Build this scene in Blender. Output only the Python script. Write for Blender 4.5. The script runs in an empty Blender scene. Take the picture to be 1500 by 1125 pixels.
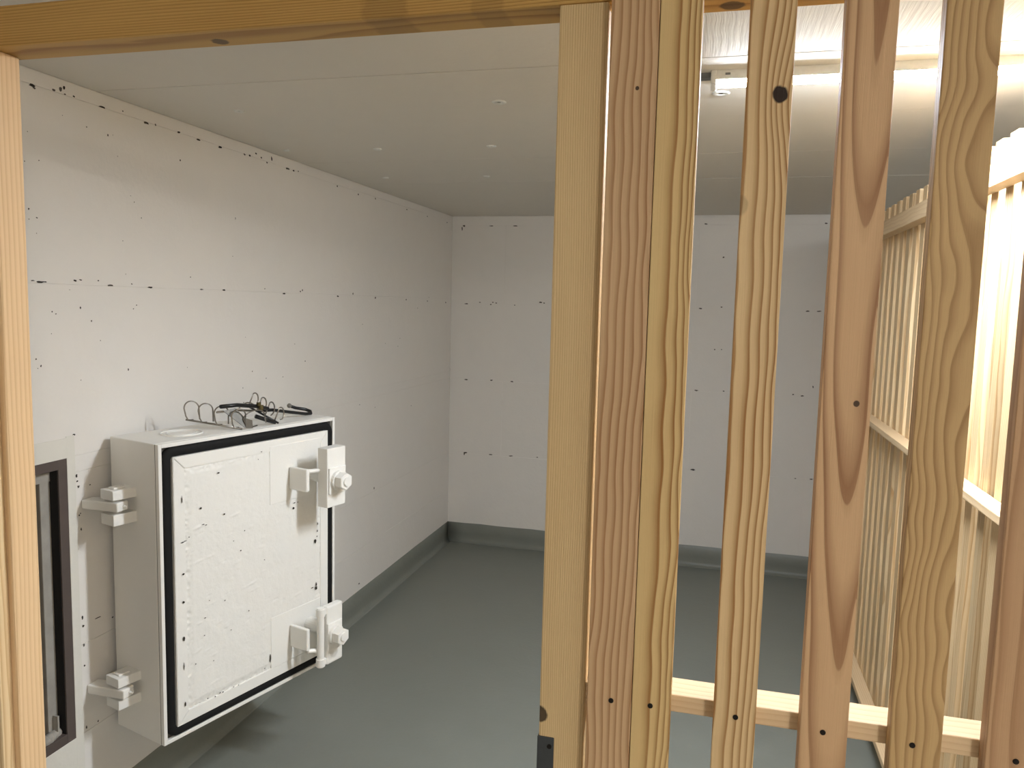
import bpy, bmesh, math, random
from mathutils import Vector, Matrix, noise
random.seed(7)
SC = bpy.context.scene
COL = SC.collection
PI = math.pi

# ------------------------------------------------------------------ camera
CAM_H = 1.66
FPX, YAW, PITCH, ROLL = 1140.03, 0.255842, 0.101663, 0.024329
_f = Vector((-math.sin(YAW)*math.cos(PITCH), math.cos(YAW)*math.cos(PITCH), -math.sin(PITCH)))
_r0 = Vector((math.cos(YAW), math.sin(YAW), 0)); _u0 = _r0.cross(_f)
_r = _r0*math.cos(ROLL) + _u0*math.sin(ROLL); _u = -_r0*math.sin(ROLL) + _u0*math.cos(ROLL)
EYE = Vector((0, 0, CAM_H))
cd = bpy.data.cameras.new('camera'); cam = bpy.data.objects.new('camera', cd); COL.objects.link(cam)
cd.sensor_fit = 'HORIZONTAL'; cd.sensor_width = 36; cd.lens = FPX/1500*36; cd.clip_start = .02
cam.matrix_world = Matrix(((_r.x, _u.x, -_f.x, 0), (_r.y, _u.y, -_f.y, 0), (_r.z, _u.z, -_f.z, CAM_H), (0, 0, 0, 1)))
SC.camera = cam
def ray(p): return _f + _r*((p[0]-750)/FPX) - _u*((p[1]-562.5)/FPX)
def onX(p, X): d = ray(p); return EYE + d*(X/d.x)
def onY(p, Y): d = ray(p); return EYE + d*(Y/d.y)
def onZ(p, Z): d = ray(p); return EYE + d*((Z-CAM_H)/d.z)

# ------------------------------------------------------------------ world, exposure
w = bpy.data.worlds.new('world'); SC.world = w; w.use_nodes = True
w.node_tree.nodes['Background'].inputs[0].default_value = (.5, .5, .5, 1)
w.node_tree.nodes['Background'].inputs[1].default_value = 0.0      # a cellar: no daylight
vs = SC.view_settings; vs.view_transform = 'Standard'; vs.look = 'None'; vs.gamma = 1; vs.use_curve_mapping = False
vs.exposure = 2.2
TUBE_STRENGTH = 73.0
CORRIDOR_STRENGTH = 50.0

# ------------------------------------------------------------------ node helpers
class NT:
    def __init__(s, name):
        m = bpy.data.materials.new(name); m.use_nodes = True
        s.m = m; s.nt = m.node_tree; s.b = s.nt.nodes['Principled BSDF']
    def n(s, t, **kw):
        x = s.nt.nodes.new(t)
        for k, v in kw.items(): setattr(x, k, v)
        return x
    def put(s, sock, v):
        if hasattr(v, 'links'): s.nt.links.new(v, sock)
        else: sock.default_value = v
    def ma(s, op, a, b=0.0, c=0.0, clamp=False):
        x = s.n('ShaderNodeMath', operation=op, use_clamp=clamp)
        s.put(x.inputs[0], a); s.put(x.inputs[1], b); s.put(x.inputs[2], c)
        return x.outputs[0]
    def xyz(s, v):
        x = s.n('ShaderNodeSeparateXYZ'); s.put(x.inputs[0], v); return x.outputs
    def vec(s, a, b, c):
        x = s.n('ShaderNodeCombineXYZ'); s.put(x.inputs[0], a); s.put(x.inputs[1], b); s.put(x.inputs[2], c); return x.outputs[0]
    def noise(s, v, scale, detail=2, rough=.5):
        x = s.n('ShaderNodeTexNoise'); s.put(x.inputs['Vector'], v)
        x.inputs['Scale'].default_value = scale; x.inputs['Detail'].default_value = detail; x.inputs['Roughness'].default_value = rough
        return x.outputs['Fac']
    def ramp(s, v, stops, interp='LINEAR'):
        x = s.n('ShaderNodeValToRGB'); s.put(x.inputs[0], v); e = x.color_ramp.elements; x.color_ramp.interpolation = interp
        while len(e) < len(stops): e.new(.5)
        for i, (p, c) in enumerate(stops):
            e[i].position = p; e[i].color = (c, c, c, 1) if not hasattr(c, '__len__') else (*c, 1)
        return x.outputs[0]
    def mix(s, f, a, b, mode='MIX'):
        x = s.n('ShaderNodeMix', data_type='RGBA', blend_type=mode)
        s.put(x.inputs[0], f); s.put(x.inputs[6], a if hasattr(a, 'links') else (*a, 1)); s.put(x.inputs[7], b if hasattr(b, 'links') else (*b, 1))
        return x.outputs[2]
    def bump(s, h, dist, strength=1.0):
        x = s.n('ShaderNodeBump'); s.put(x.inputs['Height'], h); x.inputs['Distance'].default_value = dist; x.inputs['Strength'].default_value = strength
        s.nt.links.new(x.outputs[0], s.b.inputs['Normal'])
    def coord(s, which='Object'): return s.n('ShaderNodeTexCoord').outputs[which]
    def geo(s): return s.n('ShaderNodeNewGeometry').outputs['Position']
    def fin(s, col, rough=.6, metal=0.0, spec=.4):
        s.put(s.b.inputs['Base Color'], col if hasattr(col, 'links') else (*col, 1))
        s.put(s.b.inputs['Roughness'], rough); s.b.inputs['Metallic'].default_value = metal
        s.b.inputs['Specular IOR Level'].default_value = spec
        return s.m
def lin(r, g, b):
    f = lambda c: (c/255/12.92) if c/255 <= .04045 else ((c/255+.055)/1.055)**2.4
    return (f(r), f(g), f(b))

def paint(name, col, rough=.55, fine=90, bumpd=.0006, var=.05):
    t = NT(name); p = t.geo()
    n1 = t.noise(p, 2.3, 3); n2 = t.noise(p, fine, 4, .6); n3 = t.noise(p, 14, 3)
    c2 = tuple(c*(1-var*2) for c in col)
    c = t.mix(t.ma('MULTIPLY', t.ma('ADD', n1, n3), .5), c2, col)
    t.bump(t.ma('ADD', t.ma('MULTIPLY', n3, 1.5), n2), bumpd)
    return t.fin(c, rough)

M = {}
M['wall'] = paint('white_wall_paint', lin(232, 228, 222), .6, 70, .0008, .03)
M['plaster'] = paint('white_plaster_patch', lin(226, 223, 214), .65, 40, .0012, .04)
M['ceiling'] = paint('ceiling_paint', lin(226, 221, 212), .75, 60, .0006, .03)
M['hatch'] = paint('white_hatch_enamel', lin(238, 236, 230), .38, 120, .0003, .02)
M['hatch_core'] = paint('white_painted_concrete', lin(236, 234, 228), .5, 45, .0014, .03)
def flat(name, col, rough=.5, metal=0., fine=60, var=.1, bumpd=.0002):
    t = NT(name); p = t.coord(); n = t.noise(p, fine, 3)
    t.bump(n, bumpd)
    return t.fin(t.mix(n, tuple(c*(1-var) for c in col), tuple(min(1, c*(1+var)) for c in col)), rough, metal)
M['rubber'] = flat('black_gasket_rubber', (.0025, .0025, .0025), .8)
M['pit'] = flat('dark_unpainted_pit', (.03, .024, .018), .9)
M['pit_grey'] = flat('greyish_pit', (.09, .08, .07), .9)
M['chrome'] = flat('nickel_wire', (.30, .275, .24), .32, 1.0)
M['rack_sheet'] = flat('dull_grey_sheet', (.17, .16, .14), .45, .3)
M['rack_black'] = flat('black_lacquered_bar', (.012, .012, .013), .3)
M['brass'] = flat('aged_brass', (.15, .125, .06), .5, 1.0)
M['steel_dark'] = flat('dark_strike_plate_steel', (.075, .08, .085), .5, .4)
M['screw'] = flat('dark_screw_head', (.018, .014, .011), .5, .5)
M['brown_frame'] = flat('dark_brown_frame_paint', lin(88, 78, 74), .5, 0, 20, .12)
M['black_recess'] = flat('recess_shade_black', (.008, .007, .007), .8)  # near-black, shade of the hatch opening put into the colour
M['concrete'] = flat('grey_raw_concrete', lin(160, 156, 148), .9, 0, 22, .22, .002)
M['lamp_white'] = flat('lamp_housing_white', lin(225, 225, 220), .4)
M['lamp_grey'] = flat('grey_cable_box', lin(120, 122, 122), .5)

# formwork-grained concrete for the ceiling boards that carry visible grain
def grained_ceiling():
    t = NT('ceiling_formwork_grain'); p = t.geo(); x, y, z = t.xyz(p)
    wob = t.noise(p, 5, 2)
    v = t.vec(t.ma('ADD', t.ma('MULTIPLY', x, 120.), t.ma('MULTIPLY', wob, 3.)), t.ma('MULTIPLY', y, 3.), 0.)
    n = t.noise(v, 1.0, 3, .6); n2 = t.noise(p, 2, 2)
    c = t.mix(n2, lin(222, 217, 210), lin(230, 226, 219))
    t.bump(n, .0022)
    return t.fin(c, .7)
M['ceiling_grain'] = grained_ceiling()

def floor_mat(name='floor_paint'):
    t = NT(name); p = t.geo()
    n1 = t.noise(p, 1.6, 4); n2 = t.noise(p, 60, 3); n3 = t.noise(p, 9, 3)
    c = t.mix(t.ma('MULTIPLY', t.ma('ADD', n1, n3), .5), lin(118, 120, 112), lin(134, 137, 129))
    t.bump(t.ma('ADD', n2, t.ma('MULTIPLY', n3, 2.)), .0006)
    return t.fin(c, t.ma('ADD', .36, t.ma('MULTIPLY', n3, .15)), 0, .45)
M['floor'] = floor_mat()

# pine: true growth rings round a slightly tilted pith axis, cut by the board
def pine(name, light, dark, x0=.08, y0=.03, a=0., b=0., freq=140., wob=.006, wsc=3.0, knots=(), contrast=1.0, rnd=False, fiber=.10, rough=.55, sharp=.88, p=1.0):
    t = NT(name); co = t.coord(); x, y, z = t.xyz(co)
    if rnd:
        r = t.n('ShaderNodeObjectInfo').outputs['Random']
        r2 = t.ma('FRACT', t.ma('MULTIPLY', r, 37.7)); r3 = t.ma('FRACT', t.ma('MULTIPLY', r, 113.3))
        z = t.ma('ADD', z, t.ma('MULTIPLY', r, 31.)); xo = t.ma('ADD', x, t.ma('MULTIPLY', t.ma('SUBTRACT', r2, .5), .22))
    else:
        xo = x
    zz = z
    nv = t.vec(t.ma('MULTIPLY', x, 9.), t.ma('MULTIPLY', y, 9.), t.ma('MULTIPLY', z, wsc))
    w1 = t.ma('SUBTRACT', t.noise(nv, 1.0, 2), .5)
    nv2 = t.vec(t.ma('ADD', t.ma('MULTIPLY', x, 9.), 5.3), t.ma('MULTIPLY', y, 9.), t.ma('ADD', t.ma('MULTIPLY', z, wsc), 9.1))
    w2 = t.ma('SUBTRACT', t.noise(nv2, 1.0, 2), .5)
    px = t.ma('ADD', t.ma('SUBTRACT', t.ma('SUBTRACT', xo, x0), t.ma('MULTIPLY', zz, a) if not rnd else 0.), t.ma('MULTIPLY', w1, wob*4))
    py = t.ma('ADD', t.ma('SUBTRACT', t.ma('SUBTRACT', y, y0), t.ma('MULTIPLY', zz, b) if not rnd else 0.), t.ma('MULTIPLY', w2, wob*4))
    rr = t.ma('SQRT', t.ma('ADD', t.ma('MULTIPLY', px, px), t.ma('MULTIPLY', py, py)))
    kmask = None; kedge = None
    for kn in knots:
        kx, kz, kr, strength = kn[:4]
        dx = t.ma('SUBTRACT', x, kx); dz = t.ma('SUBTRACT', z, kz)
        if len(kn) > 4:
            dy = t.ma('SUBTRACT', y, kn[4]); dx = t.ma('SQRT', t.ma('ADD', t.ma('MULTIPLY', dx, dx), t.ma('MULTIPLY', dy, dy)))
        q = t.ma('ADD', t.ma('MULTIPLY', dx, dx), t.ma('MULTIPLY', t.ma('MULTIPLY', dz, dz), .12))
        g = t.ma('EXPONENT', t.ma('MULTIPLY', q, -1/(2*(kr*1.7)**2)))
        rr = t.ma('ADD', rr, t.ma('MULTIPLY', g, kr*1.1*max(0, strength-.8)*1.8))
        dd = t.ma('SQRT', t.ma('ADD', t.ma('MULTIPLY', dx, dx), t.ma('MULTIPLY', t.ma('MULTIPLY', dz, dz), .8)))
        dd = t.ma('ADD', dd, t.ma('MULTIPLY', t.ma('SUBTRACT', t.noise(co, 90, 2), .5), kr*.5))
        k = t.ma('MULTIPLY', t.ma('SUBTRACT', 1.0, t.ma('MULTIPLY', t.ma('SUBTRACT', dd, kr*.9), 1/(kr*.25)), clamp=True), min(1., strength), clamp=True)
        kmask = k if kmask is None else t.ma('MAXIMUM', kmask, k)
    fr = t.ma('FRACT', t.ma('MULTIPLY', t.ma('POWER', t.ma('MULTIPLY', rr, 1/.06), p), freq*.06))
    ring = t.ramp(fr, [(0, 0.25), (.08, 0.), (.45, .12), (sharp-.1, .7), (sharp, 1.), (.985, .9), (1.0, .25)])
    f2 = t.noise(t.vec(t.ma('MULTIPLY', x, 900.), t.ma('MULTIPLY', y, 900.), t.ma('MULTIPLY', z, 9.)), 1.0, 3, .6)
    soft = t.noise(t.vec(t.ma('MULTIPLY', x, 16.), t.ma('MULTIPLY', y, 16.), t.ma('MULTIPLY', z, 1.6)), 1.0, 2)
    fac = t.ma('ADD', t.ma('MULTIPLY', t.ma('MULTIPLY', ring, t.ma('ADD', .55, t.ma('MULTIPLY', soft, .9))), .78*contrast), t.ma('MULTIPLY', t.ma('SUBTRACT', soft, .4), .5), clamp=True)
    c = t.mix(fac, light, dark)
    v = t.ma('ADD', 1-fiber*.55, t.ma('MULTIPLY', f2, fiber))
    if rnd: v = t.ma('MULTIPLY', v, t.ma('ADD', .78, t.ma('MULTIPLY', r3, .34)))
    c = t.mix(1.0, c, t.vec(v, v, v), 'MULTIPLY')
    if kmask is not None: c = t.mix(kmask, c, (.030, .016, .010))
    t.bump(t.ma('ADD', f2, t.ma('MULTIPLY', ring, .6)), .0004)
    return t.fin(c, rough, 0, .3)

CREAM, YEL = lin(226, 195, 150), lin(222, 190, 135)
PINK, BRN = lin(214, 178, 138), lin(160, 112, 66)
Z0 = .03   # foot height of the slats
M['slat_a'] = pine('pine_close_wavy_grain', lin(212, 178, 138), lin(164, 120, 80), x0=-.10, y0=.05, a=.010, freq=125, wob=.006, wsc=4.2, contrast=1.,
                   knots=((.019-.118+.105, 1.937-Z0, .0022, .9),))
M['slat_b'] = pine('pine_cream_broad_bands', lin(226, 196, 140), lin(156, 108, 56), x0=-.060, y0=.012, a=.003, freq=17, wob=.0065, wsc=5.0, contrast=1.05, p=4.)
M['slat_c'] = pine('pine_knotted_bands', lin(230, 200, 152), lin(160, 112, 62), x0=-.055, y0=.015, a=.002, freq=46, wob=.0048, wsc=4.6, p=2.3, contrast=1.05,
                   knots=((.0130, 1.922-Z0, .0088, 1.4), (-.030, 1.79-Z0, .012, .25)))
M['slat_d'] = pine('pine_cathedral_arches', lin(218, 180, 138), lin(150, 106, 72), x0=.004, y0=.078, b=-.026, a=.003, freq=150, wob=.0042, wsc=2.2, contrast=.95,
                   knots=((.012, 1.549-Z0, .0035, .9),))
M['slat_e'] = pine('pine_contour_waves', lin(206, 172, 122), lin(150, 112, 68), x0=.05, y0=.045, b=.004, a=-.006, freq=170, wob=.010, wsc=4.6, contrast=.8)
M['slat_f'] = pine('pine_soft_pink', lin(198, 160, 122), lin(156, 114, 78), x0=.03, y0=.06, b=-.012, freq=90, wob=.012, wsc=1.8, contrast=.7)
M['post'] = pine('pine_fine_straight_grain', lin(226, 198, 150), lin(190, 154, 104), x0=.40, y0=.10, freq=330, wob=.006, wsc=.9, contrast=.75, knots=((-.0315+.0, 1.072, .0105, .9),))
M['post2'] = pine('pine_jamb_pale', lin(238, 204, 160), lin(208, 166, 118), x0=.15, y0=.22, freq=120, wob=.006, wsc=1.2, contrast=.6)
M['header'] = pine('pine_header_golden', lin(206, 164, 96), lin(150, 104, 46), x0=-.22, y0=.03, freq=230, wob=.007, wsc=1.1, contrast=.8,
                   knots=((.02, 1.29, .03, .22), (.025, 1.44, .02, .18), (.0318, .995, .012, .75, .012), (.0318, 1.761, .014, .75, .012)))
M['rail'] = pine('pine_rail', lin(232, 204, 164), lin(196, 152, 104), x0=.2, y0=.12, freq=150, wob=.004, contrast=.35)
M['fence'] = pine('pine_fence', lin(230, 203, 160), lin(186, 142, 88), x0=.05, y0=.04, freq=150, wob=.007, wsc=2.0, contrast=.8, rnd=True)

# ------------------------------------------------------------------ mesh helpers
def link(name, me, mat, parent=None, loc=None, rot=None):
    o = bpy.data.objects.new(name, me); COL.objects.link(o)
    if mat is not None and not me.materials: me.materials.append(M[mat])
    if parent is not None: o.parent = parent
    if loc is not None: o.location = loc
    if rot is not None: o.rotation_euler = rot
    return o
def tome(bm, name, smooth=False):
    me = bpy.data.meshes.new(name); bmesh.ops.recalc_face_normals(bm, faces=bm.faces); bm.to_mesh(me); bm.free()
    if smooth:
        for p in me.polygons: p.use_smooth = True
    return me
def add_box(bm, lo, hi, bev=0.0, mat=None):
    b2 = bmesh.new(); bmesh.ops.create_cube(b2, size=1)
    for v in b2.verts: v.co = Vector([lo[i] + (v.co[i]+.5)*(hi[i]-lo[i]) for i in range(3)])
    if bev > 0: bmesh.ops.bevel(b2, geom=list(b2.edges), offset=bev, segments=2, profile=.5, affect='EDGES')
    if mat is not None: bmesh.ops.transform(b2, matrix=mat, verts=b2.verts)
    merge(bm, b2)
def merge(bm, b2):
    mp = [bm.verts.new(v.co) for v in b2.verts]; b2.verts.index_update()
    for f in b2.faces:
        try: bm.faces.new([mp[v.index] for v in f.verts])
        except ValueError: pass
    b2.free()
def box(name, lo, hi, mat, parent=None, bev=0.0, tr=None):
    bm = bmesh.new(); add_box(bm, lo, hi, bev, tr); return link(name, tome(bm, name), mat, parent)
def add_cyl(bm, p0, p1, r0, r1=None, seg=16, bev=0.0):
    p0, p1 = Vector(p0), Vector(p1); r1 = r0 if r1 is None else r1
    b2 = bmesh.new(); L = (p1-p0).length
    bmesh.ops.create_cone(b2, cap_ends=True, segments=seg, radius1=r0, radius2=r1, depth=L)
    if bev > 0:
        es = [e for e in b2.edges if abs(e.verts[0].co.z-e.verts[1].co.z) < 1e-6]
        bmesh.ops.bevel(b2, geom=es, offset=bev, segments=2, affect='EDGES')
    q = Vector((0, 0, 1)).rotation_difference((p1-p0).normalized()).to_matrix().to_4x4()
    bmesh.ops.transform(b2, matrix=Matrix.Translation((p0+p1)/2) @ q, verts=b2.verts); merge(bm, b2)
def add_tube(bm, pts, r, seg=8, closed=False):
    pts = [Vector(p) for p in pts]; n = len(pts); rings = []
    for i, p in enumerate(pts):
        a = pts[i-1] if (i > 0 or closed) else p; b = pts[(i+1) % n] if (i < n-1 or closed) else p
        t = (b-a).normalized()
        ref = Vector((0, 0, 1)) if abs(t.z) < .9 else Vector((1, 0, 0))
        if i == 0: e = t.cross(ref).normalized()
        else:
            e = (e - t*e.dot(t)); e = e.normalized() if e.length > 1e-6 else t.cross(ref).normalized()
        g = t.cross(e)
        rings.append([bm.verts.new(p + (e*math.cos(2*PI*k/seg) + g*math.sin(2*PI*k/seg))*r) for k in range(seg)])
    for i in range(n if closed else n-1):
        A, B = rings[i], rings[(i+1) % n]
        for k in range(seg): bm.faces.new((A[k], A[(k+1) % seg], B[(k+1) % seg], B[k]))
    if not closed:
        bm.faces.new(rings[0]); bm.faces.new(rings[-1])
def empty(name, loc, rz=0.0):
    o = bpy.data.objects.new(name, None); COL.objects.link(o); o.location = loc; o.rotation_euler = (0, 0, rz); o.empty_display_size = .1; return o
def tag(o, label, cat, group=None):
    o['label'] = label; o['category'] = cat
    if group: o['group'] = group
    return o
def struct(o, label=None, cat=None):
    o['kind'] = 'structure'
    if label: o['label'] = label
    if cat: o['category'] = cat
    return o
_boards = {}
def board_mesh(L, wd, t, bev=.002):
    k = (round(L, 4), round(wd, 4), round(t, 4), bev)
    bm = bmesh.new(); add_box(bm, (-wd/2, -t/2, 0), (wd/2, t/2, L), bev)
    return tome(bm, 'board')
def board(name, L, wd, t, mat, parent, loc, rot=(0, 0, 0), share=True, bev=.002):
    k = (round(L, 4), round(wd, 4), round(t, 4), mat, bev)
    if k not in _boards: _boards[k] = board_mesh(L, wd, t, bev)
    return link(name, _boards[k], mat, parent, loc, rot)

# ------------------------------------------------------------------ room shell
XL, XR, YB, YF, H = -1.767, 2.60, 5.061, -2.30, 2.2426
HY0, HY1, HZ0, HZ1 = 1.13, 1.752, .388, 1.168          # clear opening of the escape hatch
TH = .40
fl = struct(box('floor', (XL-TH, YF-.2, -.15), (XR+.2, YB+.2, 0), 'floor'), 'smooth grey green painted concrete floor', 'floor')

# ceiling: concrete slab with formwork panels, seams recessed
cl = struct(box('ceiling', (XL-TH, YF-.2, H+.010), (XR+.2, YB+.2, H+.2), 'ceiling'), 'flat white painted concrete ceiling with formwork seams', 'ceiling')
ys = [YF, -1.51, -.94, -.37, .20, .78, 1.355, 1.928, 2.503, 3.08, 3.66, 4.24, YB]
for j in range(len(ys)-1):
    xs = [XL, -1.15 if j < 7 else -.62, .036 if j < 7 else .62, 1.25, XR]
    if j >= 7: xs = [XL, 1.25, XR]
    if j == 6: xs = [XL, -.33, .036, 1.25, XR]
    for i in range(len(xs)-1):
        g = .0010; gy0 = .0018 if j == 7 else g; gy1 = .0018 if j == 6 else g
        dz = random.uniform(-.0006, .0006)
        box('panel', (xs[i]+g, ys[j]+gy0, H+dz), (xs[i+1]-g, ys[j+1]-gy1, H+.011), 'ceiling_grain' if (j <= 6 and i >= 1) else 'ceiling', cl, .0006)
# plug rings in the ceiling
def plug(p, r):
    c = onZ(p, H); bm = bmesh.new()
    for k in range(24):
        pass
    prof = [(r*.28, 0.0), (r*.34, -.002), (r*.8, -.004), (r, -.0012), (r, .001)]
    rings = [[bm.verts.new((c.x+a*math.cos(2*PI*k/24), c.y+a*math.sin(2*PI*k/24), H-.0006+z)) for k in range(24)] for a, z in prof]
    for A, B in zip(rings, rings[1:]):
        for k in range(24): bm.faces.new((A[k], A[(k+1) % 24], B[(k+1) % 24], B[k]))
    o = link('plug_ring', tome(bm, 'plug_ring', True), 'lamp_white', cl)
    bm = bmesh.new(); add_cyl(bm, (c.x, c.y, H-.0014), (c.x, c.y, H+.001), r*.3, seg=14)
    link('plug_hole', tome(bm, 'plug_hole'), 'pit_grey', o)
for p, r in [((350, 162), .016), ((731, 149), .021), ((720, 214), .018), ((553, 218), .016), ((565, 260), .016), ((713, 258), .015), ((420, 220), .012), ((1056, 136), .024)]:
    plug(p, r)

# walls with flush courses; the joints are a hair's width deep
wb = empty('wall_back', (0, YB, 0)); wl = empty('wall_left', (XL, 0, 0)); struct(wl, 'white painted block wall carrying the escape hatch', 'wall')
def wl_box(name, y0, y1, z0, z1, mat='wall', x1=0.0, x0=-TH): return box(name, (x0, y0, z0), (x1, y1, z1), mat, wl)
wl_box('wall_core', YF-.2, HY0-.035, 0, H+.1, x1=-.002); wl_box('wall_core', HY1+.032, YB+.2, 0, H+.1, x1=-.002)
wl_box('wall_core', HY0-.035, HY1+.032, 0, HZ0-.03, x1=-.002); wl_box('wall_core', HY0-.035, HY1+.032, HZ1+.03, H+.1, x1=-.002)
def courses(parent, zs, spans, mk, stagger):
    for j in range(len(zs)-1):
        for (a, b) in spans(zs[j], zs[j+1]):
            c = a; off = .6 if j % 2 else 1.25
            n = 0
            edges = [a]
            e = stagger + (0.55 if j % 2 else 0)
            while e < b-.2 and parent is wb:
                if e > a+.2: edges.append(e)
                e += 1.25
            edges.append(b)
            for k in range(len(edges)-1): mk(edges[k], edges[k+1], zs[j], zs[j+1])
G = .0006
def lblk(y0, y1, z0, z1):
    if z1-z0 < .01: return
    box('block', (-.003, y0+G, z0+G), (random.uniform(-.0003, .0003), y1-G, z1-G), 'wall', wl, .0008)
def lspans(z0, z1):
    a, b = HY0-.035, HY1+.032
    mid = (z0+z1)/2
    return [(YF, a), (b, YB)] if (HZ0-.03 < mid < HZ1+.03) else [(YF, YB)]
courses(wl, [0, HZ0-.03, .63, 1.15, HZ1+.03, 1.686, 2.203, H], lspans, lblk, -2.1)
# hair-proud plaster patch round the hatch opening
pt = onX((108, 637), XL); py1, pz1 = pt.y, pt.z
bm = bmesh.new()
add_box(bm, (0, HY1+.030, .02), (.0022, py1, pz1), .0008); add_box(bm, (0, HY0-.08, HZ1+.028), (.0022, HY1+.0305, pz1-.004), .0008)
add_box(bm, (0, HY0-.08, .10), (.0022, HY1+.0305, HZ0-.028), .0008)
link('plaster_patch', tome(bm, 'plaster_patch'), 'plaster', wl)

struct(wb, 'white painted block wall at the far end of the cellar', 'wall')
box('wall_core', (XL-TH, .002, 0), (XR+.2, .2, H+.1), 'wall', wb)
def bblk(x0, x1, z0, z1): box('block', (x0+G, random.uniform(-.0003, .0003), z0+G), (x1-G, .003, z1-G), 'wall', wb, .0008)
courses(wb, [0, .628, 1.141, 1.658, 2.183, H], lambda a, b: [(XL, XR)], bblk, -1.94)
wr = struct(box('wall_right', (XR, YF-.2, 0), (XR+.2, YB+.2, H+.1), 'wall'), 'plain white wall of the neighbouring compartment', 'wall')
wf = struct(box('wall_front', (XL-TH, YF-.2, 0), (XR+.2, YF, H+.1), 'wall'), 'plain white corridor wall behind the viewpoint', 'wall')

# floor paint turned up the walls as a coved skirting
def cove(name, length, lab):
    bm = bmesh.new(); hh = .135; prof = [(0, 0), (.030, 0), (.030, .0012), (.022, .0035), (.013, .009), (.007, .018), (.004, .030), (.0028, .06), (.0028, hh-.001), (.0015, hh), (0, hh)]
    n = max(2, int(length/.12)); rows = []
    for i in range(n+1):
        y = length*i/n
        rows.append([bm.verts.new((x, y, z if k < 7 else z+(noise.noise(Vector((y*6, len(name), k*.0)))*.004 if k >= 8 else 0))) for k, (x, z) in enumerate(prof)])
    for A, B in zip(rows, rows[1:]):
        for k in range(len(prof)): bm.faces.new((A[k], A[(k+1) % len(prof)], B[(k+1) % len(prof)], B[k]))
    bm.faces.new(rows[0]); bm.faces.new(rows[-1])
    return struct(link(name, tome(bm, name, True), 'floor'), lab, 'skirting')
b1 = cove('baseboard_left', YB-YF, 'grey floor paint turned up the foot of the left wall'); b1.location = (XL, YF, 0)
b2 = cove('baseboard_back', XR-XL, 'grey floor paint turned up the foot of the far wall'); b2.location = (XL, YB, 0); b2.rotation_euler = (0, 0, -PI/2)

# unpainted pits and slits left open in the paint
def pits(name, pts, parent, plane, scale=1.0, mat='pit'):
    """pts: (px, py, width_px, height_px); plane(p) -> (origin, e1, e2, px->m)"""
    bm = bmesh.new()
    for (x, y, wp, hp) in pts:
        o, e1, e2 = plane((x, y))
        s = scale; nseg = 9; vs_ = []
        rx, ry = wp*s/2, hp*s/2
        for k in range(nseg):
            an = 2*PI*k/nseg; q = 1+random.uniform(-.35, .3)
            vs_.append(bm.verts.new(o + e1*(rx*q*math.cos(an)) + e2*(ry*q*math.sin(an))))
        bm.faces.new(vs_)
    me = bpy.data.meshes.new(name); bm.to_mesh(me); bm.free()
    o = link(name, me, mat, parent); o['kind'] = 'stuff'
    if parent is not None: o.matrix_parent_inverse = parent_inv(parent)
    return o
def parent_inv(p):
    return (Matrix.Translation(p.location) @ p.rotation_euler.to_matrix().to_4x4()).inverted()
def lw(p):
    c = onX(p, XL+.0009)
    k = (c-EYE).length/FPX
    return c, Vector((0, 1, 0))*k*1.35, Vector((0, 0, 1))*k
def bw(p):
    c = onY(p, YB-.0009); k = (c-EYE).length/FPX
    return c, Vector((1, 0, 0))*k, Vector((0, 0, 1))*k
L_ = [(48,411,5,2),(60,413,11,3),(67,413,3,2),(110,411,5,3),(118,410,4,2),(161,418,11,3),(220,421,9,3),(295,424,8,2.4),(328,425,7,2.4),(416,430,7,2.4),(440,427,3,3),
 (495,434,6,2.4),(517,430,3,4),(550,436,4,4),(595,439,3,3),(626,441,3,3),(653,443,3,3),(144,411,3,2),(193,416,3,2),(443,425,3,3),
 (27,113,4,6),(47,125,8,4),(50,129,5,3),(79,132,5,3),(89,131,4,7),(94,129,3,5),(95,138,3,2),(108,141,3,3),(150,157,10,3.5),(180,163,2,3),(214,180,9,3.5),(228,183,3,3),(262,194,6,3),(291,205,7,3),(323,216,8,3),
 (354,214,2,3),(358,226,5,3),(366,228,5,3),(375,225,4,3),(383,231,3,3),(391,238,3,3),(398,233,3,8),(421,247,9,3),(430,250,4,3),(437,251,3,2),
 (494,273,4,3),(525,285,3,3),(550,291,3,3),(596,307,4,2),(626,317,3,2),(655,326,3,2),(30,189,2,3),(158,198,2,4),(127,186,2,2),(264,235,2,3),(42,306,2,3),(54,319,2,2),(345,320,1.5,4),(57,235,1.5,2),(36,236,1.5,2),
 (118,451,2,4),(134,470,2,3),(82,460,2,2),(53,526,2,3),(60,536,2,3),(188,541,2,4),(447,529,2,3),(279,406,2,2),(388,423,2,2),(200,447,2,2),
 (112,697,3,5),(113,705,3,3),(115,713,4,4),(116,755,2,3),(118,752,2,2),(119,775,2,5),(121,905,3,8),(122,917,3,4),(123,945,2,5),(124,975,2,3),(127,1065,2,6),(143,905,9,2),(165,904,3,2),(132,710,2,2),(144,1056,2,3),(108,637,4,3),
 (526,855,3,3),(528,883,3,3),(548,715,3,4)]
L_ += [(random.uniform(40, 640), random.uniform(120, 600), random.uniform(1, 2), random.uniform(1, 2.4)) for _ in range(46)]
L_ = [q for q in L_ if q[1] > 100+.356*(q[0]-25)]
random.shuffle(L_); pits('paint_pits', L_[:90], wl, lw, .82); pits('paint_pits', L_[90:], wl, lw, .8, 'pit_grey')
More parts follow.
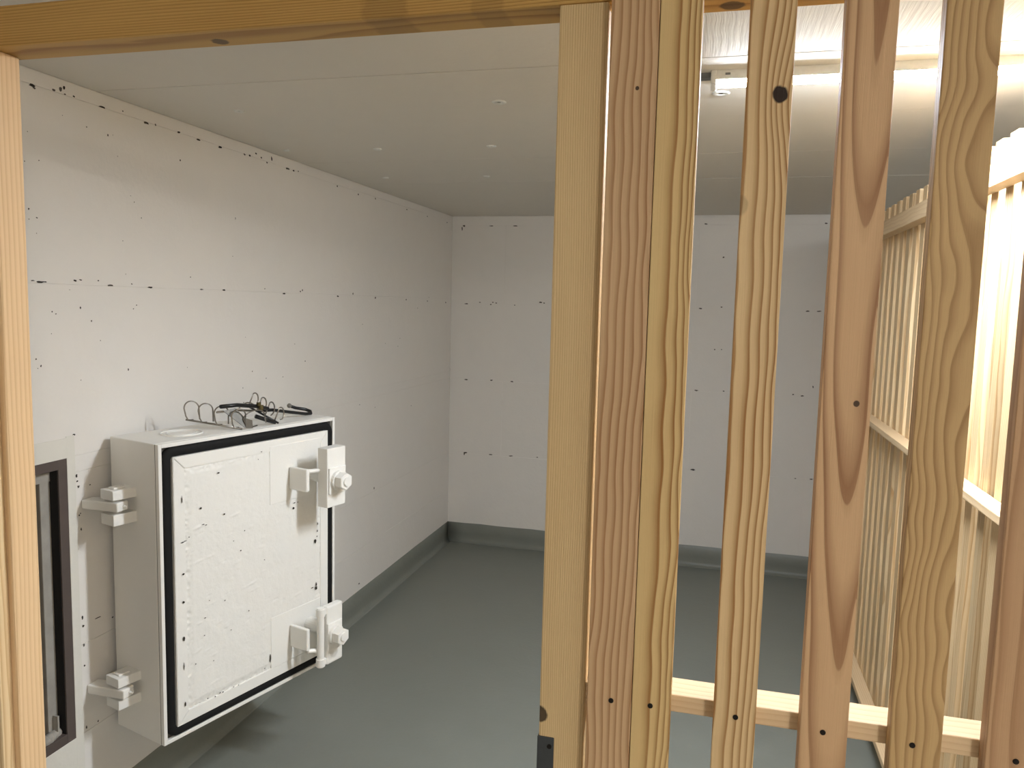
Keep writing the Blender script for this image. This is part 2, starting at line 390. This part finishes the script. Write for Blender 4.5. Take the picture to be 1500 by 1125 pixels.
B_ = [(680,331,5,3),(677,335,2,6),(720,331,7,2),(755,331,7,2),(1034,328,5,2),(1210,327,5,2),(683,445,8,2),(722,443,3,2),(727,444,3,2),(719,446,3,2),(754,447,2,2),(792,443,5,3),(797,444,3,2),(1026,452,7,2),(1057,450,3,2),
 (1183,456,6,2),(1200,456,6,2),(683,556,6,2),(720,557,5,2),(750,559,6,2),(1020,572,6,2),(1060,573,3,2),(1162,578,3,2),(1175,580,5,2),(682,663,6,3),(680,665,2,4),(719,666,6,2),(748,668,7,2),(787,670,3,2),(1015,688,7,3),(1188,702,6,2),(1165,701,3,1.5),
 (1060,377,3,3),(1047,512,2,2),(1057,512,2,2),(1191,567,2,4),(703,443,4,1.5)]
for y, l in [(352,6),(366,4),(383,7),(390,3),(420,6),(427,4),(433,4),(468,8),(475,6),(481,5),(494,6),(503,4),(516,8),(529,5),(541,10),(575,8),(590,9),(600,10),(610,12),(620,9),(632,5),(640,6),(655,8),(662,8),(675,6),(715,14),(735,6)]:
    B_.append((661.5-(y-340)*.0157, y, 2.2, l))
pits('paint_pits', B_, wb, bw, .85, mat='pit_grey')

# ------------------------------------------------------------------ ceiling tube lamp
lamp = tag(empty('batten_lamp', (-.046, 2.062, H)), 'long glowing white batten light mounted on the ceiling behind the slats', 'light')
LL = 1.20; lamp.scale = (1, 1, .74)
box('housing', (.012, -.034, -.031), (LL-.012, .034, 0), 'lamp_white', lamp, .002)
for x0 in (0, LL-.014): box('end_cap', (x0, -.035, -.0445), (x0+.014, .035, 0), 'lamp_white', lamp, .003)
bm = bmesh.new(); prof = [(-.0310, -.0306), (-.0300, -.0330), (-.0240, -.0375), (-.0140, -.0410), (0, -.0425), (.0140, -.0410), (.0240, -.0375), (.0300, -.0330), (.0310, -.0306)]
A = [bm.verts.new((.0145, y, z)) for y, z in prof]; B = [bm.verts.new((LL-.0145, y, z)) for y, z in prof]
for k in range(len(prof)-1): bm.faces.new((A[k], A[k+1], B[k+1], B[k]))
bm.faces.new((A[-1], A[0], B[0], B[-1])); bm.faces.new(A); bm.faces.new(B)
t = NT('opal_diffuser_lit'); t.b.inputs['Emission Color'].default_value = (.84, .915, 1.0, 1); t.b.inputs['Emission Strength'].default_value = TUBE_STRENGTH
M['diffuser'] = t.fin((.8, .8, .8), .4)
link('diffuser', tome(bm, 'diffuser'), 'diffuser', lamp)
box('cable_box', (-.030, -.016, -.016), (-.0005, .016, 0), 'lamp_grey', lamp, .002)
for x in (.034, .9): box('clip', (x, -.0362, -.018), (x+.012, -.0335, -.011), 'lamp_grey', lamp, .0006)

# corridor bulkhead lamp (behind the viewpoint)
bl = tag(empty('bulkhead_lamp', (1.15, -1.15, H)), 'round white bulkhead lamp on the corridor ceiling', 'light')
bm = bmesh.new(); add_cyl(bm, (0, 0, -.03), (0, 0, 0), .15, seg=32, bev=.004); link('base', tome(bm, 'base'), 'lamp_white', bl)
bm = bmesh.new(); rings = []
for i in range(6):
    a = i/6*PI/2; rings.append([bm.verts.new((.135*math.cos(a)*math.cos(2*PI*k/28), .135*math.cos(a)*math.sin(2*PI*k/28), -.0305-.06*math.sin(a))) for k in range(28)])
for A, B in zip(rings, rings[1:]):
    for k in range(28): bm.faces.new((A[k], A[(k+1) % 28], B[(k+1) % 28], B[k]))
bm.faces.new(rings[-1]); bm.faces.new(list(reversed(rings[0])))
t = NT('opal_dome_lit'); t.b.inputs['Emission Color'].default_value = (1.0, .955, .90, 1); t.b.inputs['Emission Strength'].default_value = CORRIDOR_STRENGTH
M['dome'] = t.fin((.8, .8, .8), .4); link('dome', tome(bm, 'dome', True), 'dome', bl)

# ------------------------------------------------------------------ front slatted partition with door opening
D = 1.05; ST = .024
pf = tag(empty('slatted_partition', (0, D, 0)), 'near pine slat partition with a tall doorless opening in it', 'partition')
HB, HT = 2.0548, 2.1185
# header runs along X: local z -> +x ; local x -> up ; local y -> depth
ROTX = Matrix(((0, 0, 1), (0, 1, 0), (-1, 0, 0))).to_euler()   # local x->-z, y->y, z->x
def hboard(name, x0, x1, zc, hgt, yc, dep, mat, parent, bev=.002):
    return board(name, x1-x0, hgt, dep, mat, parent, (x0, yc, zc), ROTX, bev=bev)
hdr = hboard('header', XL+.004, 1.9, (HB+HT)/2, HT-HB, .034, .068, 'header', pf, .003)
# posts
PW = .066
post_r = board('post', HB, PW, .055, 'post', pf, (-.222+PW/2, .0275, 0), bev=.0025)
post_l = board('post', HB, .060, .055, 'post2', pf, (-1.1625-.030, .0275, 0), bev=.004)
board('post', HB, .060, .055, 'post2', pf, (.665, .0275, 0), bev=.004)
# rails behind the slats
for z0, z1 in ((1.1057, 1.1305), (.18, .2048)):
    zc, hh = (z0+z1)/2, z1-z0
    hboard('rail', -.222+PW, .635, zc, hh, .0265, .053, 'rail', pf)
    hboard('rail', XL+.004, -1.2225, zc, hh, .0265, .053, 'rail', pf)
bm = bmesh.new(); add_cyl(bm, (0, -.0014, 0), (0, .0035, 0), .0036, seg=10, bev=.0006); SCREW = tome(bm, 'screw')
def slat(name, x0, x1, mat, top=2.175):
    s = board(name, top-Z0, x1-x0, ST, mat, pf, ((x0+x1)/2, -ST/2-.0003, Z0), bev=.0015)
    for z in (1.1225, .192, HB+.03):
        c = link('screw', SCREW, 'screw', s, (random.uniform(-.004, .006), -ST/2-.0001, z-Z0+random.uniform(-.002, .002)))
    return s
VIS = [(-.1500, -.0890, 'slat_a'), (-.0882, -.0363, 'slat_b'), (.0197, .0737, 'slat_c'), (.1285, .1862, 'slat_d'), (.2361, .2948, 'slat_e'), (.3432, .4015, 'slat_f')]
for x0, x1, m in VIS: slat('slat', x0, x1, m)
for x in (.451, .559): slat('slat', x, x+.0565, 'fence')
for x in (-1.1735-.0565, -1.34, -1.45, -1.56, -1.67): slat('slat', x, x+.0565, 'fence')
# steel strike plate let into the post
bm = bmesh.new(); add_box(bm, (-.2235, -.0016, .90), (-.1990, .004, 1.0395), .0012); add_box(bm, (-.2236, -.0014, .90), (-.2205, .022, 1.0390), .0008)
sp = link('strike_plate', tome(bm, 'strike_plate'), 'steel_dark', pf); sp['label'] = 'dark steel lock strike plate'
link('screw', SCREW, 'screw', sp, (-.2055, -.0016, 1.026)); link('screw', SCREW, 'screw', sp, (-.2055, -.0016, .915))

# ------------------------------------------------------------------ side slatted fence, running away from the viewer
FX = .682
ff = tag(empty('slatted_partition', (FX, 1.12, 0)), 'long pine slat fence running back along the right side to the far wall', 'partition')
FL = YB-.004-1.12
ROTY = Matrix(((1, 0, 0), (0, 0, 1), (0, -1, 0))).to_euler()    # local z -> +y
def yboard(name, zc, hgt, dep, mat, xc, L=FL, y0=0.0): return board(name, L, dep, hgt, mat, ff, (xc, y0, zc), ROTY)
yboard('rail', 2.0075, .056, .045, 'rail', -.0225); yboard('rail', 1.2022, .022, .050, 'rail', -.025); yboard('rail', .088, .024, .050, 'rail', -.025)
y = .030
k = 0
for i in range(37):
    yy = y + i*.1065
    if yy > FL-.03: break
    s = board('slat', 2.112-.03, .0545, ST, 'fence', ff, (ST/2+.0003, yy, .03+random.uniform(-.003, .003)), (0, 0, PI/2), bev=.0015)

# ------------------------------------------------------------------ escape hatch opening in the left wall
hf = tag(empty('escape_hatch', (XL, (HY0+HY1)/2, HZ0)), 'dark brown steel frame of the open escape hatch in the white wall', 'hatch')
def hbx(name, lo, hi, mat, bev=.0, parent=hf):
    o = (XL, (HY0+HY1)/2, HZ0); return box(name, [lo[i]-o[i] for i in range(3)], [hi[i]-o[i] for i in range(3)], mat, parent, bev)
fx0, fx1 = XL-.026, XL+.001
hbx('frame_stile', (fx0, HY1, HZ0-.029), (fx1, HY1+.031, HZ1+.029), 'brown_frame', .001); hbx('frame_stile', (fx0, HY0-.034, HZ0-.029), (fx1, HY0, HZ1+.029), 'brown_frame', .001)
hbx('frame_rail', (fx0, HY0, HZ1), (fx1, HY1, HZ1+.029), 'brown_frame', .001); hbx('frame_rail', (fx0, HY0, HZ0-.029), (fx1, HY1, HZ0), 'brown_frame', .001)
hbx('inner_lip', (XL-.030, HY1-.0015, HZ0), (XL-.003, HY1+.004, HZ1), 'black_recess')  # black strip over the brown jamb face, painted as dark as its shade
hbx('reveal', (XL-.30, 1.718, HZ0-.02), (XL-.0305, HY1+.031, HZ1+.02), 'concrete', .002); hbx('reveal', (XL-.30, HY0-.034, HZ0-.02), (XL-.0265, HY0-.002, HZ1+.02), 'concrete')
hbx('lintel', (XL-.30, HY0-.002, HZ1-.034), (XL-.0275, HY1-.0016, HZ1+.029), 'concrete'); hbx('sill', (XL-.30, HY0-.002, HZ0-.029), (XL-.0275, HY1-.0016, HZ0-.002), 'concrete')
hbx('outer_cover', (XL-.33, HY0-.034, HZ0-.029), (XL-.30, HY1+.031, HZ1+.029), 'black_recess')  # black sheet closing the opening, darkness of the depth painted in
bm = bmesh.new()
for k in range(5):
    b2_ = bmesh.new(); bmesh.ops.create_icosphere(b2_, subdivisions=2, radius=.012+.006*random.random())
    for v in b2_.verts: v.co *= 1+.3*noise.noise(v.co*90+Vector((k, 0, 0)))
    bmesh.ops.translate(b2_, verts=b2_.verts, vec=(-.026+.002*k, (HY1-HY0)/2-.012-.012*k, .006)); merge(bm, b2_)
link('rubble', tome(bm, 'rubble', True), 'concrete', hf)['kind'] = 'stuff'
# bent strap on the reveal
bm = bmesh.new(); add_box(bm, (-.0302, (HY1-HY0)/2-.020, .010), (-.012, (HY1-HY0)/2-.014, .062), .001, None); link('strap', tome(bm, 'strap'), 'concrete', hf)

# ------------------------------------------------------------------ hatch cover, swung open
TH_H = .279857; HW, HH_, HT_ = .7167, .9103, .228
HA = Vector((-1.5288, 1.8630, .3272)); RZ = PI/2-TH_H
hc = tag(empty('hatch_cover', HA, RZ), 'thick white armoured hatch cover with black gasket, swung open beside the wall opening', 'hatch cover')
HM = Matrix.Translation(HA) @ Matrix.Rotation(RZ, 4, 'Z'); HMI = HM.inverted()
def hp(name, lo, hi, mat='hatch', bev=.001, parent=hc): return box(name, lo, hi, mat, parent, bev)
# shell: local x = along the door, y = into the door (front at 0), z up
hp('shell', (0, .016, 0), (HW, HT_, HH_), 'hatch', .003)
def ring_bars(name, o0, o1, y0, y1, mat, bev):
    for lo, hi in [((o0, y0, o0), (o1, y1, HH_-o0)), ((HW-o1, y0, o0), (HW-o0, y1, HH_-o0)), ((o1, y0, HH_-o1), (HW-o1, y1, HH_-o0)), ((o1, y0, o0), (HW-o1, y1, o1))]:
        hp(name, lo, hi, mat, bev)
ring_bars('rim', 0.0008, .0125, -.001, .0135, 'hatch', .0015)
# sunken dark grey strip behind the rim, groove shade put into its colour
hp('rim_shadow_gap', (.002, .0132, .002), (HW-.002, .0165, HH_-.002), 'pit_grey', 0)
# gasket: rounded tube section round a rounded rectangle
bm = bmesh.new(); path = []
o, rc = .0280, .024
for cx, cz, a0 in ((HW-o-rc, HH_-o-rc, 0), (o+rc, HH_-o-rc, 90), (o+rc, o+rc, 180), (HW-o-rc, o+rc, 270)):
    for k in range(7):
        a = math.radians(a0+k*15); path.append((cx+rc*math.cos(a), cz+rc*math.sin(a), math.cos(a), math.sin(a)))
prof = [(.0150, .016), (.0150, .004), (.012, -.001), (.005, -.004), (-.005, -.004), (-.012, -.001), (-.0150, .004), (-.0150, .016)]
rows = [[bm.verts.new((x+nx*a, y, z+nz*a)) for a, y in prof] for x, z, nx, nz in path]
for i in range(len(rows)):
    A, B = rows[i], rows[(i+1) % len(rows)]
    for k in range(len(prof)): bm.faces.new((A[k], A[(k+1) % len(prof)], B[(k+1) % len(prof)], B[k]))
gk = link('gasket', tome(bm, 'gasket', True), 'rubber', hc); gk['label'] = 'black rubber gasket'
# mitred border strips
o0, o1 = .0432, .0815
C0 = [(o0, o0), (HW-o0, o0), (HW-o0, HH_-o0), (o0, HH_-o0)]; C1 = [(o1, o1), (HW-o1, o1), (HW-o1, HH_-o1), (o1, HH_-o1)]
for k in range(4):
    k2 = (k+1) % 4; bm = bmesh.new(); g = .0006
    a, b, c, d = [Vector((p[0], 0, p[1])) for p in (C0[k], C0[k2], C1[k2], C1[k])]
    t_ = (b-a).normalized(); a, b, c, d = a+t_*g, b-t_*g, c-t_*g, d+t_*g
    f_ = [bm.verts.new(v+Vector((0, -.0075, 0))) for v in (a, b, c, d)]; k_ = [bm.verts.new(v+Vector((0, .016, 0))) for v in (a, b, c, d)]
    bm.faces.new(f_); bm.faces.new(list(reversed(k_)))
    for i in range(4): bm.faces.new((f_[i], k_[i], k_[(i+1) % 4], f_[(i+1) % 4]))
    bmesh.ops.bevel(bm, geom=[e for e in bm.edges if all(v in f_ for v in e.verts)], offset=.0015, segments=2, affect='EDGES')
    link('border_strip', tome(bm, 'border_strip'), 'hatch', hc)
# rough painted concrete core
bm = bmesh.new(); nx, nz = 170, 230; vv = {}
for i in range(nx+1):
    for j in range(nz+1):
        x = o1+(HW-2*o1)*i/nx; z = o1+(HH_-2*o1)*j/nz
        e = min(x-o1, HW-o1-x, z-o1, HH_-o1-z)
        edge = max(0, 1-e/.022)
        lowl = 1.0 if (x < .22 or z < .25) else .45
        yv = -.0068 + .0007*noise.noise(Vector((x*9, z*22, 1))) + edge*lowl*(.0022+.0075*abs(noise.noise(Vector((x*62, z*62, 4))))) \
             - .0018*max(0, noise.noise(Vector((x*20, z*75-x*12, 9)))-.46)*3 + .0014*max(0, noise.noise(Vector((x*34, z*110-x*20, 21)))-.50)*3
        vv[i, j] = bm.verts.new((x, yv, z))
for i in range(nx):
    for j in range(nz): bm.faces.new((vv[i, j], vv[i+1, j], vv[i+1, j+1], vv[i, j+1]))
me = tome(bm, 'core', True); link('core_panel', me, 'hatch_core', hc)
# smooth plates let in under the latches
for z0, z1, x1 in ((.650, .846, HW-.0815), (.0815, .259, HW-.0815)):
    hp('latch_plate', (.404, -.0083, z0), (x1, .004, z1), 'hatch', .0012)
# pits in the core
def hpl(p):
    n = (HM.to_3x3() @ Vector((0, -1, 0))); o_ = HM @ Vector((0, -.0098, 0)); d = ray(p)
    c = EYE + d*((o_-EYE).dot(n)/d.dot(n)); kk = (c-EYE).length/FPX
    return HMI @ c, Vector((1, 0, 0))*kk*1.35, Vector((0, 0, 1))*kk
Hpts = [(220+x/5.115, 640+y/5.115, a, b) for x, y, a, b in [(510,270,4,3),(380,535,3.4,3.4),(555,578,2.6,3.2),(400,656,5,1.6),(420,660,3,1.6),(708,702,2,2.2),(290,752,2,2),(678,852,2,3),(857,920,2,2),(248,1030,2.6,2.6),(1080,495,5,2),(1106,488,2,1.5),(1073,535,3.4,5),
 (1238,780,4.5,8),(1255,650,1.6,5),(1252,705,1.6,4),(1250,745,1.6,3),(835,112,3,1.5),(240,792,5,1.8),(265,780,4,1.2),(238,470,1.2,12),(810,168,1.4,2),(1245,1105,2,7),(625,780,1.4,1.6)]]
Hpts += [(230+x/3.516, 780+y/3.516, a, b) for x, y, a, b in [(137,215,2.6,3),(137,360,3,4),(140,548,3,8),(248,440,2.5,1.6),(245,530,2,2),(382,502,2,1.6),(473,403,1.6,2.4),(200,678,1.8,2),(292,660,1.8,1.8),(820,285,4,7),(800,285,5,1.6),(584,652,2,16),
 (340,822,2.5,2),(325,826,2.5,2.5),(300,846,2,2),(146,884,2,8),(350,350,2,2),(270,350,2,1.4),(262,855,2,2),(420,785,2,1.5),(395,795,2,1.5),(140,690,1.2,12),(555,700,2,1.5)]]
Hpts = [(x, y, a*.8, b*.8) for x, y, a, b in Hpts]
bm = bmesh.new()
for (x, y, a, b) in Hpts:
    o_, e1, e2 = hpl((x, y)); vs_ = []
    for k in range(9):
        an = 2*PI*k/9; q = 1+random.uniform(-.35, .3); vs_.append(bm.verts.new(o_+e1*(a/2*q*math.cos(an))+e2*(b/2*q*math.sin(an))))
    bm.faces.new(vs_)
me = bpy.data.meshes.new('pits'); bm.to_mesh(me); bm.free(); link('core_pits', me, 'pit', hc)['kind'] = 'stuff'
# oval casting mark on top
bm = bmesh.new(); add_tube(bm, [(.165+.062*math.cos(2*PI*k/40), .118+.060*math.sin(2*PI*k/40), HH_+.0005) for k in range(40)], .0032, 6, True)
add_tube(bm, [(.165+.045*math.cos(2*PI*k/36), .118+.040*math.sin(2*PI*k/36), HH_+.0002) for k in range(36)], .0022, 6, True)
link('casting_mark', tome(bm, 'casting_mark', True), 'hatch', hc)

# latches
def nut(parent, c, r, ln):
    bm = bmesh.new(); add_cyl(bm, (c[0], c[1]+.004, c[2]), (c[0], c[1]-.012, c[2]), r*1.12, seg=20, bev=.001)
    add_cyl(bm, (c[0], c[1]-.0125, c[2]), (c[0], c[1]-ln, c[2]), r, seg=6, bev=.0015)
    o = link('nut', tome(bm, 'nut'), 'hatch', parent)
    bm = bmesh.new(); add_cyl(bm, (c[0], c[1]-ln+.004, c[2]), (c[0], c[1]-ln-.005, c[2]), r*.52, seg=18, bev=.001)
    link('bolt_end', tome(bm, 'bolt_end', False), 'hatch', parent)
    return o
# upper latch: a clamp block held off the cover on a shaft, with washer plate, nut and flag plate
la = hp('latch', (.536, -.1380, .630), (.624, -.0930, .834), 'hatch', .0025)
hp('washer_plate', (.540, -.1445, .676), (.620, -.1375, .768), 'hatch', .003, la)
nut(la, (.578, -.1440, .722), .0300, .042)
hp('flag_plate', (.4860, -.0920, .6880), (.5010, -.0090, .7660), 'hatch', .004, la)
bm = bmesh.new(); add_cyl(bm, (.500, -.086, .757), (.540, -.1000, .757), .0070, seg=14, bev=.001); link('pin', tome(bm, 'pin', False), 'hatch', la)
bm = bmesh.new(); add_cyl(bm, (.580, -.0070, .722), (.580, -.0940, .722), .0190, seg=20); link('shaft', tome(bm, 'shaft', False), 'hatch', la)
# lower latch: plate with a rolled edge
lb = hp('latch', (.548, -.1250, .066), (.626, -.0980, .276), 'hatch', .006)
hp('washer_plate', (.546, -.1325, .118), (.616, -.1245, .216), 'hatch', .003, lb)
nut(lb, (.578, -.1320, .172), .0300, .042)
bm = bmesh.new(); add_cyl(bm, (.530, -.112, .070), (.530, -.112, .272), .0125, seg=20, bev=.002)
for z0, z1 in ((.066, .098), (.245, .277)): add_cyl(bm, (.530, -.112, z0), (.530, -.112, z1), .0160, seg=20, bev=.003)
link('roll', tome(bm, 'roll'), 'hatch', lb)
hp('roll_tongue', (.530, -.122, .070), (.552, -.100, .092), 'hatch', .002, lb); hp('roll_tongue', (.530, -.122, .250), (.552, -.100, .272), 'hatch', .002, lb)
hp('flag_plate', (.4860, -.0920, .1300), (.5010, -.0090, .2080), 'hatch', .004, lb)
bm = bmesh.new(); add_cyl(bm, (.580, -.0070, .180), (.580, -.0990, .176), .0260, .0200, seg=20, bev=.002); link('shaft', tome(bm, 'shaft'), 'hatch', lb)
bm = bmesh.new(); add_cyl(bm, (.496, -.086, .128), (.532, -.104, .122), .0080, seg=14, bev=.002); link('pin', tome(bm, 'pin'), 'hatch', lb)

# hinges: two lugs on the door's edge, an arm out of the wall between them, a pin
for (zt0, zt1, za0, za1, zl0, zl1, dx) in ((1.071, 1.100, 1.037, 1.065, .996, 1.029, 0.0), (.508, .536, .473, .501, .440, .469, .004)):
    b_ = HA.z
    bm = bmesh.new()
    add_box(bm, (-.072, .105, zt0-b_), (.004, .166, zt1-b_), .002); add_box(bm, (-.072, .105, zl0-b_), (.004, .166, zl1-b_), .002)
    hg = link('hinge', tome(bm, 'hinge'), 'hatch', hc)
    bm = bmesh.new(); add_box(bm, (XL+.0015, 1.828, za0), (-1.640+dx, 1.872, za1), .004); bmesh.ops.transform(bm, matrix=HMI, verts=bm.verts)
    link('arm', tome(bm, 'arm'), 'hatch', hg)
    bm = bmesh.new(); add_cyl(bm, (-.040, .137, zl0-b_-.002), (-.040, .137, zt1-b_+.003), .0125, seg=18, bev=.001)
    add_box(bm, (-.058, .122, zt1-b_-.001), (-.022, .150, zt1-b_+.0055), .0025); link('pin', tome(bm, 'pin'), 'hatch', hg)
    c = HMI @ Vector((-1.640+dx, 1.852, (za0+za1)/2)); d_ = (HMI.to_3x3() @ Vector((1, 0, 0))).normalized()
    bm = bmesh.new(); add_cyl(bm, c-d_*.001, c+d_*.005, .0042, seg=8); add_cyl(bm, c+d_*.005, c+d_*.010, .0026, seg=8); link('grease_nipple', tome(bm, 'grease_nipple'), 'hatch', hg)

# ------------------------------------------------------------------ wire hanger rack lying on the hatch cover
TOPZ = HA.z+HH_
rk = tag(empty('wire_rack', HM @ Vector((.40, .10, HH_)), RZ), 'tangled nickel wire hanger rack with loops lying on top of the white hatch cover', 'rack')
RKI = (Matrix.Translation(rk.location) @ Matrix.Rotation(RZ, 4, 'Z')).inverted()
def Q(u, o, z): return RKI @ (HM @ Vector((u, -o, z-HA.z)))     # u along the door, o towards the viewer, z height above floor
def tubepart(name, pts, r, mat, parent=rk, seg=8):
    bm = bmesh.new(); add_tube(bm, pts, r, seg); return link(name, tome(bm, name, True), mat, parent)
def dloop(base, along, up, wd, ht, name, parent):
    """D-shaped wire loop: straight side at +along, bow at -along"""
    p = [base + along*(wd*.5), base + along*(wd*.5) + up*(ht*.62)]
    for k in range(0, 13):
        a = k/12*PI
        p.append(base + along*(wd*.5*math.cos(a)*1.0) + up*(ht*.62+ht*.38*math.sin(a)) - along*0)
    p += [base - along*(wd*.42) + up*(ht*.22), base - along*(wd*.28), base + along*(wd*.06) - up*.0]
    return tubepart(name, p, .0022, 'chrome', parent)
TZ = TOPZ+.0035
a0, a1 = Q(.205, -.150, 1.272), Q(.318, -.022, TZ)
ra = tubepart('rack_bar', [a0, a0.lerp(a1, .5), a1], .0030, 'chrome')
b0, b1_ = Q(.412, -.110, 1.300), Q(.474, -.026, TZ)
rb = tubepart('rack_bar', [b0, b0.lerp(b1_, .5), b1_], .0034, 'rack_black')
Q0 = Q(0, 0, 0)
ex = Q(1, 0, 0)-Q0; eo = Q(0, 1, 0)-Q0; ez = Vector((0, 0, 1))
al = (ex*.93 + eo*.30).normalized()
for k, f_ in enumerate((.05, .29, .56, .86)):
    b_ = a0.lerp(a1, f_); dloop(b_+al*.012, al, (ez + eo*(-.10+.06*k)).normalized(), .046, .060, 'wire_loop', ra)
# wide loop leaning forward
b_ = Q(.372, -.020, TZ+.004); dloop(b_, (ex*.95+ez*.12).normalized(), (ez*.95+eo*-.25).normalized(), .085, .050, 'wire_loop', ra)
al2 = (ex*.80 - eo*.2).normalized()
for k, f_ in enumerate((.04, .30, .56, .86)):
    b_ = b0.lerp(b1_, f_) + ex*.012
    p = [b_ - al2*.014, b_ + al2*.012 + ez*.036]
    for j in range(10):
        a = PI*.62 - j/9*PI*1.0
        p.append(b_ + al2*(.022+.020*math.cos(a)) + ez*(.020+.022*math.sin(a)))
    p.append(b_ + al2*.020 + ez*(-.004 if k < 3 else .0))
    tubepart('wire_loop', p, .0022, 'chrome', rb)
tubepart('wire_loop', [Q(.335, -.06, 1.300)+ez*(.018*math.sin(k/10*PI))+ex*(.075*k/10) for k in range(11)], .0022, 'chrome', rb)
# folded sheet bracket
def sheet(name, pts, th, mat, parent=rk):
    bm = bmesh.new(); n = len(pts)//2
    nrm = (pts[1]-pts[0]).cross(pts[n]-pts[0]).normalized()*th
    top = [bm.verts.new(p) for p in pts]; bot = [bm.verts.new(p+nrm) for p in pts]
    for i in range(n-1):
        a, b, c, d = i, i+1, n+i+1, n+i
        bm.faces.new((top[a], top[b], top[c], top[d])); bm.faces.new((bot[d], bot[c], bot[b], bot[a]))
    loop = list(range(n))+list(range(2*n-1, n-1, -1))
    for i in range(len(loop)):
        a, b = loop[i], loop[(i+1) % len(loop)]; bm.faces.new((top[a], bot[a], bot[b], top[b]))
    return link(name, tome(bm, name), mat, parent)
sheet('bracket', [Q(.275, -.060, 1.300), Q(.298, -.045, 1.276), Q(.330, -.022, TZ+.001), Q(.318, -.055, 1.305), Q(.335, -.040, 1.280), Q(.352, -.018, TZ+.001)], .0025, 'rack_sheet')
sheet('bracket', [Q(.330, -.022, TZ+.034), Q(.332, -.022, TZ+.001), Q(.350, -.012, TZ+.026), Q(.352, -.012, TZ)], .002, 'rack_sheet')
# black cross bar, flattened
tubepart('cross_bar', [Q(.262, -.055, 1.316), Q(.33, -.06, 1.314), Q(.41, -.06, 1.302), Q(.455, -.055, 1.290)], .0066, 'rack_black', rk)
tubepart('cross_bar', [Q(.255, -.065, 1.298), Q(.33, -.065, 1.296), Q(.40, -.065, 1.288)], .0034, 'chrome', rk)
tubepart('cross_bar', [Q(.392, -.045, 1.272), Q(.430, -.035, 1.256), Q(.462, -.028, TZ+.004)], .0068, 'rack_black', rk)
# brass wing nut
bm = bmesh.new(); c = Q(.420, -.050, 1.300); add_cyl(bm, c-ez*.010, c+ez*.006, .0085, seg=12, bev=.001); add_box(bm, c-ex*.016-eo*.002+ez*.004, c-ex*.004+eo*.004+ez*.016, .001)
link('wing_nut', tome(bm, 'wing_nut'), 'brass', rk)
# hook arm
hk = tubepart('hook', [Q(.430, -.075, 1.284), Q(.50, -.085, 1.278), Q(.58, -.095, 1.262), Q(.665, -.095, 1.2455), Q(.692, -.095, 1.2445), Q(.700, -.105, 1.250), Q(.690, -.120, 1.257), Q(.650, -.130, 1.266), Q(.622, -.130, 1.276)], .0058, 'rack_black', rk)
bm = bmesh.new(); bmesh.ops.create_uvsphere(bm, u_segments=14, v_segments=10, radius=.0085); bmesh.ops.translate(bm, verts=bm.verts, vec=Q(.620, -.130, 1.277)); link('hook_tip', tome(bm, 'hook_tip', True), 'rack_sheet', hk)
